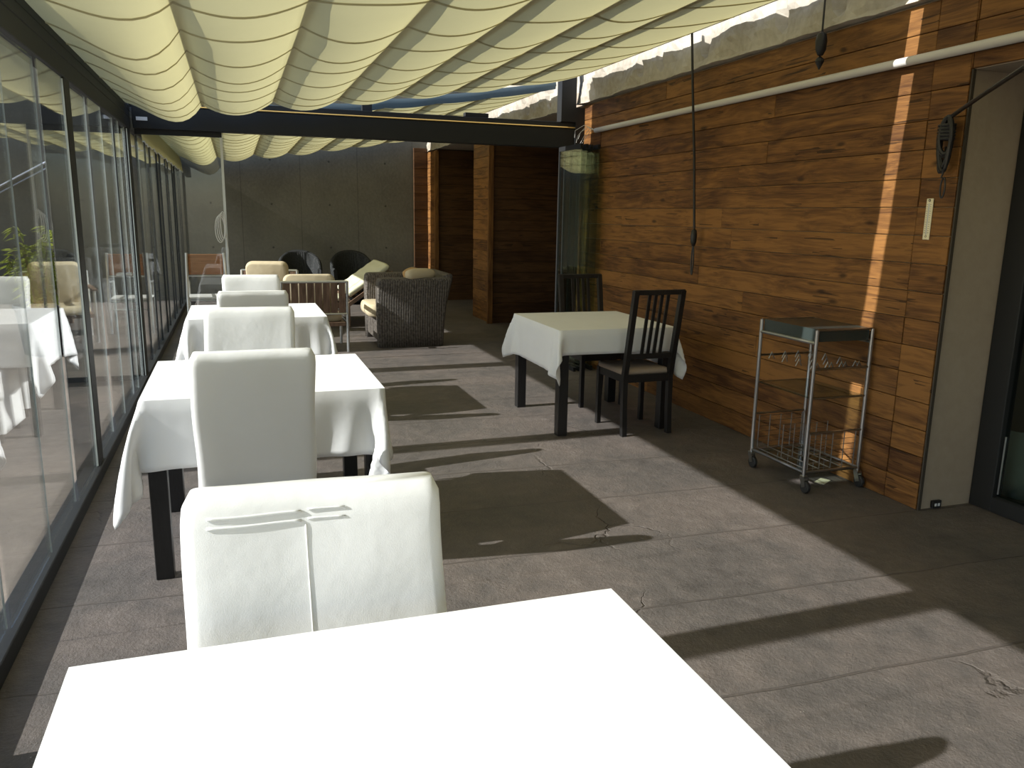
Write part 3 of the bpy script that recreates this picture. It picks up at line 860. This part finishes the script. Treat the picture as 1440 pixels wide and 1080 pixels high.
# thermometer
t = empty('wall_thermometer', 'narrow cream wall thermometer hanging on the boards below the coiled cord', 'thermometer', (XR-.023, 3.345, 1.545))
b = NB(); box(b, -.007, -.0, -.021, .021, -.105, .105, .003, 2); link('scale_plate', b, M_cream, t)
b = NB()
for k in range(14):
    z = -.07+.011*k
    for s in (-1, 1): box(b, -.0082, -.0072, s*.011-(.005 if k % 5 == 0 else .003), s*.011+(.005 if k % 5 == 0 else .003), z, z+.0018)
tube(b, [(-.0076, .005*math.cos(a), -.088+.005*math.sin(a)) for a in np.linspace(0, 2*PI, 12)[:-1]], .001, 5, closed=True)
link('scale_marks', b, M_ink, t)
b = NB(); tube(b, [(-.0085, 0, -.08), (-.0085, 0, .08)], .0022, 6); link('glass_tube', b, M_alu, t)
b = NB(); tube(b, [(-.0085, .006*math.cos(a), .095+.006*math.sin(a)) for a in np.linspace(0, 2*PI, 12)[:-1]], .0015, 5, closed=True); link('hanging_eye', b, M_ink, t)
# small black outlet at the foot of the jamb
t = empty('floor_outlet', 'small black outlet box at the foot of the plaster jamb', 'outlet', (3.555, 3.197, .025))
b = NB(); box(b, -.03, .03, -.018, 0, -.02, .02, .002, 1); link('housing', b, M_cable, t)
b = NB(); box(b, -.018, -.004, -.0195, -.018, -.010, .006); box(b, .004, .018, -.0195, -.018, -.010, .006); link('socket_insert', b, M_paper, t)

# ------------------------------------------------------------------ lounge at the far end
def cushion(name, w, d, h, m, sag=.0, seed=0):
    r = random.Random(seed); b = NB(); rings = []
    for k in range(9):
        a = -PI/2+PI*k/8
        s = .90+.10*math.cos(a)
        rings.append([Vector((x*s, y*s, h/2*math.sin(a)+sag*((x/w*2)**2)+.004*math.sin(x*9+seed))) for x, y in rrect(w, d, min(w, d)*.16, 5)])
    loft(b, rings)
    return link(name, b, m, None, True)

def slat_armchair(label, loc, rz):
    t = empty('slatted_armchair', label, 'armchair', loc, rz, 'slatted armchairs')
    W = .70
    for s in (-1, 1):
        x = s*W/2
        b = NB(); tube(b, [(x, -.02, 0), (x, 0, .42), (x, -.03, .79)], .016, 8); link('rear_leg', b, M_alu, t)
        b = NB(); tube(b, [(x, .62, 0), (x, .62, .60)], .016, 8); link('front_leg', b, M_alu, t)
        b = NB(); box(b, x-.03, x+.03, -.01, .66, .60, .625, .004, 1); link('armrest', b, M_teak, t)
    b = NB(); box(b, -W/2+.02, W/2-.02, .0, .62, .29, .33); link('seat_frame', b, M_teak, t)
    b = NB(); tube(b, [(-W/2, -.03, .785), (W/2, -.03, .785)], .015, 8); tube(b, [(-W/2, -.005, .43), (W/2, -.005, .43)], .012, 8); link('back_rail', b, M_alu, t)
    for k in range(8):
        x = -W/2+.055+(W-.11)*k/7
        b = NB(); bar(b, (x, -.004, .44), (x, -.030, .775), .072, .018, (0, 1, 0), .002); link('back_slat', b, M_teak, t)
    return t
slat_armchair('slatted brown wooden armchair with grey metal frame, its back to the camera', (.80, 9.03, 0), 0)
c = cushion('back_cushion', .56, .46, .13, M_beige, -.0, 1); c.rotation_euler = (math.radians(80), 0, 0); c.location = (.76, 9.155, .63)
tag(c, 'beige back cushion peeking over the slatted armchair that has its back to us', 'cushion', 'armchair back cushions')
c = cushion('seat_cushion', .62, .56, .10, M_beige, 0, 2); c.location = (.80, 9.40, .38)
tag(c, 'beige seat cushion on the slatted armchair with its back to us', 'cushion', 'armchair seat cushions')
slat_armchair('slatted armchair farther back, turned towards the camera behind the white chairs', (.40, 10.85, 0), PI-.25)
c = cushion('back_cushion', .52, .50, .15, M_beige, 0, 3); c.rotation_euler = (math.radians(100), 0, -.25); c.location = (.38, 10.70, .665)
tag(c, 'beige back cushion standing above the white chairs, on the armchair facing us', 'cushion', 'armchair back cushions')
c = cushion('seat_cushion', .62, .56, .10, M_beige, 0, 4); c.location = (.31, 10.45, .38); c.rotation_euler.z = -.25
tag(c, 'beige seat cushion on the armchair facing us behind the white chairs', 'cushion', 'armchair seat cushions')

# rattan armchair, seen from its side; it faces the glazing (-x)
def rattan_armchair():
    t = empty('rattan_armchair', 'large grey woven rattan armchair standing sideways on the terrace, facing the glazing', 'armchair', (1.92, 9.70, 0))
    def q(*p): return Vector(p)
    y0, y1 = -.52, .52
    b = NB(); box(b, -.385, .34, y0+.13, y1-.13, .06, .33, .015, 2); link('base', b, M_rattan, t)
    for s, (ya, yb) in ((0, (y0, y0+.15)), (1, (y1-.15, y1))):
        b = NB(); rings = []
        for z, xa, xb, g in ((.0, -.40, .37, 0), (.3, -.405, .39, 0), (.55, -.41, .42, .004), (.70, -.41, .46, .012), (.77, -.40, .475, .014), (.795, -.385, .47, .0), (.803, -.36, .44, -.03)):
            rings.append([Vector((xa+x, y, z)) for x, y in [((xb-xa)/2+px, (ya+yb)/2+py) for px, py in rrect(xb-xa, yb-ya+2*g, .035, 3)]])
        loft(b, rings); link('arm', b, M_rattan, t, True)
    b = NB(); rings = []
    for z, xa, xb in ((.02, .24, .36), (.33, .25, .385), (.55, .29, .44), (.75, .36, .49), (.815, .385, .50), (.84, .41, .485)):
        rings.append([Vector((xa+(xb-xa)/2+px, py, z)) for px, py in rrect(xb-xa, .94, .03, 3)])
    loft(b, rings); link('backrest', b, M_rattan, t, True)
    return t
rattan_armchair()
c = cushion('seat_cushion', .72, .72, .15, M_beige, 0, 5); c.location = (1.79, 9.70, .405)
tag(c, 'thick beige seat cushion on the rattan armchair', 'cushion')
for nm, col, loc, rot, lab in (('throw_pillow', M_tan, (2.04, 9.53, .72), (0, math.radians(65), .15), 'tan throw pillow leaning inside the near arm of the rattan armchair'),
                               ('throw_pillow', M_grey, (2.12, 9.93, .70), (0, math.radians(62), -.1), 'dark olive throw pillow against the back of the rattan armchair')):
    c = cushion(nm, .35, .36, .14, col, 0, 9); c.location = loc; c.rotation_euler = rot; tag(c, lab, 'pillow', 'throw pillows on the rattan armchair')
b = NB(); rings = []
for k in range(9):
    a = -PI/2+PI*k/8
    rings.append([Vector((.075*max(.25, math.cos(a)**.4 if math.cos(a) > 0 else .25)*math.cos(2*PI*j/16), .075*max(.25, math.cos(a)**.4 if math.cos(a) > 0 else .25)*math.sin(2*PI*j/16), .19*math.sin(a))) for j in range(16)])
loft(b, rings); c = link('bolster', b, M_beige, None, True); c.rotation_euler = (0, PI/2, .35); c.location = (2.03, 9.27, .835)
tag(c, 'small beige bolster lying on the near arm of the rattan armchair', 'pillow')

# reclining lounger with tufted cushion
LX, LY, LW = 1.42, 11.6, .58
def lounger():
    t = empty('reclining_lounger', 'wide wooden lounger behind the rattan armchair with its back raised', 'lounger', (LX, LY, 0))
    for s in (-1, 1):
        y = s*LW
        b = NB(); bar(b, (-1.0, y, .30), (.0, y, .30), .03, .06); bar(b, (.0, y, .30), (.62, y, .74), .03, .05); link('side_rail', b, M_teak, t)
        for x in (-.9, .0):
            b = NB(); bar(b, (x, y, .0), (x, y, .29), .045, .045, (0, 1, 0)); link('leg', b, M_teak, t)
        b = NB(); bar(b, (.40, y, .56), (.48, y, 0), .03, .03, (0, 1, 0)); link('back_strut', b, M_teak, t)
    b = NB()
    for k in range(12):
        x = -.96+.92*k/11; box(b, x-.03, x+.03, -LW+.015, LW-.015, .315, .33)
    for k in range(8):
        f = .06+.9*k/7; bar(b, (.62*f, -LW+.015, .30+.44*f), (.62*f, LW-.015, .30+.44*f), .05, .014, (-.58, 0, .81))
    link('slats', b, M_teak, t)
    for k in range(4):
        b = NB(); z = .06+.06*k; bar(b, (.0, -LW, z), (.0, LW, z), .012, .022); link('cross_bar', b, M_rope, t)
    return t
lounger()
def tufted(name, label, p0, p1, w, h, m, nseam):
    """cushion lying from p0 to p1 (x,z), width w in y, seams running along it"""
    p0 = Vector((p0[0], 0, p0[1])); p1 = Vector((p1[0], 0, p1[1])); d = p1-p0; L = d.length; d.normalize(); nr = Vector((-d.z, 0, d.x))
    b = NB(); rings = []
    nv = 48
    for i in range(33):
        u = i/32; e = min(1, min(u, 1-u)/.06); e = math.sqrt(max(.02, 1-(1-e)**2))
        ring = []
        for j in range(nv):
            a = 2*PI*j/nv
            cy = math.copysign(abs(math.cos(a))**.35, math.cos(a)); sz = math.copysign(abs(math.sin(a))**.55, math.sin(a))
            v = cy*.5*w
            th = h*(.5+.5*e)
            if sz > 0:
                seam = min(abs(((v/w+.5)*nseam) % 1-0), abs(1-((v/w+.5)*nseam) % 1))
                th *= .72+.28*min(1, seam/.22)
                th *= .94+.06*math.cos(2*PI*u*5)
            ring.append(p0+d*(u*L)+Vector((0, v*(.97+.03*e), 0))+nr*(h*.5+sz*th*.5))
        rings.append(ring)
    loft(b, rings); c = link(name, b, m, None, True); c.location = (LX, LY, 0)
    return tag(c, label, 'cushion')
tufted('lounger_cushion', 'pale tufted cushion on the raised back of the lounger', (.03, .375), (.60, .775), 2*LW-.04, .12, M_sage, 3)
tufted('lounger_seat_cushion', 'pale flat cushion on the seat of the lounger', (-.98, .34), (-.06, .34), 2*LW-.04, .09, M_sage, 3)

# dark tub chairs by the concrete wall
def tub(label, loc, rz):
    t = empty('tub_chair', label, 'armchair', loc, rz, 'dark tub chairs by the concrete wall')
    b = NB(); n = 28; outer = []; P = []
    for k in range(n+1):
        a = math.radians(-25+230*k/n)   # opening towards -y
        h = .60+.28*max(0, math.sin(a))**.6 if math.sin(a) > 0 else .60-.02*abs(math.sin(a))
        ro, ri = .34, .275; ca, sa = math.cos(a), math.sin(a)
        P.append([Vector((r*ca*fx, r*sa, z)) for r, z, fx in ((ri*.95, .08, 1), (ri, .35, 1), (ri+.02, h-.02, 1), ((ri+ro)/2+.02, h+.012, 1), (ro+.025, h-.02, 1), (ro, .35, 1), (ro*.88, .05, 1))])
    grid(b, P); b.faces.new([b.verts.new(p) for p in P[0]]); b.faces.new([b.verts.new(p) for p in P[-1]][::-1])
    link('shell', b, M_rattan2, t, True)
    b = NB(); lathe(b, [(.24, .04), (.27, .10), (.27, .36), (.25, .40), (.1, .41)], 24); link('seat', b, M_rattan2, t, True)
    for a in (45, 135, 225, 315):
        b = NB(); x, y = .22*math.cos(math.radians(a)), .22*math.sin(math.radians(a)); box(b, x-.02, x+.02, y-.02, y+.02, 0, .06); link('leg', b, M_dark, t)
    return t
tub('left one of two dark tub chairs standing against the concrete wall', (1.03, 14.1, 0), 0)
tub('right one of two dark tub chairs against the concrete wall, behind the lounger', (1.88, 14.0, 0), 0)

# metal and board chair beside the left glazing
t = empty('board_back_chair', 'metal framed chair with an orange brown board back, next to the left glazing', 'chair', (-.36, 11.0, 0))
for s in (-1, 1):
    b = NB(); tube(b, [(s*.235, -.02, 0), (s*.235, 0, .45), (s*.22, -.03, 1.0)], .018, 8); link('rear_leg', b, M_alu, t)
    b = NB(); tube(b, [(s*.235, .45, 0), (s*.235, .45, .62), (s*.235, .0, .64)], .014, 8); link('front_leg', b, M_alu, t)
b = NB(); box(b, -.205, .205, -.032, -.012, .73, .985, .003, 1); link('back_board', b, M_oiled, t)
b = NB(); tube(b, [(-.225, -.02, .715), (.225, -.02, .715)], .010, 8); tube(b, [(-.235, 0, .40), (.235, 0, .40)], .012, 8); tube(b, [(-.235, -.01, .30), (.235, -.01, .30)], .010, 8); link('cross_bar', b, M_alu, t)
b = NB(); box(b, -.23, .23, .0, .46, .415, .44, .004, 1); link('seat', b, M_pvc, t)

# rope coil hung on the glass leaf edge
t = empty('rope_coil', 'pale striped rope coil hanging at the free edge of the glass leaf', 'rope', (-.088, YB+.025, 1.40))
b = NB()
for k in range(4):
    tube(b, [((.022+.006*k)*math.sin(a)-.01*k, .004*k-.022, .12*math.cos(a)-.012*k) for a in np.linspace(0, 2*PI, 20)[:-1]], .005, 6, closed=True)
link('coil', b, M_rope, t)
b = NB(); tube(b, [(.02, -.012, -.08), (.03, -.012, -.22), (.025, -.012, -.38)], .006, 6); link('tail', b, M_rope, t)

# ------------------------------------------------------------------ outside the glazing
t = empty('potted_bamboo', 'leafy green bamboo in a dark pot outside the glazing', 'plant', (-1.98, 9.7, -.02))
b = NB(); lathe(b, [(.16, 0), (.20, .02), (.25, .48), (.27, .50), (.27, .54), (.24, .54), (.23, .48), (.05, .47)], 24); link('pot', b, M_pot, t, True)
b = NB(); lf = NB(); r = random.Random(5)
for k in range(26):
    a = r.uniform(0, 2*PI); d = r.uniform(.0, .15); top = Vector((d*math.cos(a)*2.3+r.uniform(-.06, .06), d*math.sin(a)*2.3, r.uniform(.95, 1.38)))
    p0 = Vector((d*math.cos(a), d*math.sin(a), .46)); mid = p0.lerp(top, .5)+Vector((0, 0, .08))
    pts = [p0, p0.lerp(mid, .5), mid, mid.lerp(top, .5), top]
    tube(b, pts, .005, 5)
    for q in range(34):
        f = r.uniform(.12, 1); s = f*4; i = min(3, int(s)); p = pts[i].lerp(pts[i+1], s-i)
        th = r.uniform(0, 2*PI); L = r.uniform(.08, .16); dr = Vector((math.cos(th), math.sin(th), r.uniform(-.5, .5))).normalized(); sd = dr.cross(Vector((0, 0, 1))).normalized()*L*.12
        vs = [lf.verts.new(x) for x in (p, p+dr*L*.4+sd, p+dr*L-Vector((0, 0, L*.3)), p+dr*L*.4-sd)]
        lf.faces.new(vs)
link('stems', b, M_stem, t); link('foliage', lf, M_leaf, t)
t = empty('stair_handrail', 'thin grey handrail sloping up the dark wall outside the glazing', 'handrail', (-4.2, 14.9, 0))
b = NB(); tube(b, [(-4, 0, -.9+.0), (1.6, 0, 2.33)], .022, 8); tube(b, [(-4, -.0, -1.0), (1.6, 0, 2.24)], .012, 8); link('rail', b, M_alu, t)

# ------------------------------------------------------------------ light, sky, camera
sun = bpy.data.lights.new('sun', 'SUN'); sun.energy = 7.0; sun.angle = math.radians(.53); sun.color = (1, .985, .96)
so = bpy.data.objects.new('sun', sun); COL.objects.link(so)
d = Vector((1, .022, -.625)).normalized()
so.rotation_euler = d.to_track_quat('-Z', 'Y').to_euler(); so.location = (-8, 4, 8)

w = bpy.data.worlds.new('sky'); S.world = w; w.use_nodes = True
nt = w.node_tree; nt.nodes.clear(); N = NT(nt)
sk = N.n('ShaderNodeTexSky', sky_type='NISHITA'); sk.sun_disc = False
sk.sun_elevation = math.radians(32); sk.sun_rotation = math.radians(-90); sk.altitude = 300
bg = N.n('ShaderNodeBackground', {'Color': sk.outputs[0], 'Strength': .19})
wo = N.n('ShaderNodeOutputWorld'); N.link(bg.outputs[0], wo.inputs[0])

cam = bpy.data.cameras.new('camera'); co = bpy.data.objects.new('camera', cam); COL.objects.link(co)
yw, pt, rl = math.radians(18.96), math.radians(11.858), math.radians(.9537)
fw = Vector((math.sin(yw)*math.cos(pt), math.cos(yw)*math.cos(pt), -math.sin(pt)))
rt = Vector((math.cos(yw), -math.sin(yw), 0)); up = rt.cross(fw)
rt2 = rt*math.cos(rl)+up*math.sin(rl); up2 = -rt*math.sin(rl)+up*math.cos(rl)
Mx = Matrix((rt2, up2, -fw)).transposed().to_4x4(); Mx.translation = (0, 0, 1.53)
co.matrix_world = Mx
cam.sensor_fit = 'HORIZONTAL'; cam.sensor_width = 36; cam.lens = 1130.1/1440*36; cam.clip_start = .02; cam.clip_end = 200
S.camera = co
vs = S.view_settings
vs.view_transform = 'Standard'; vs.look = 'None'; vs.exposure = .2; vs.gamma = 1; vs.use_curve_mapping = False
S.cycles.transparent_max_bounces = 48
S.cycles.max_bounces = 10
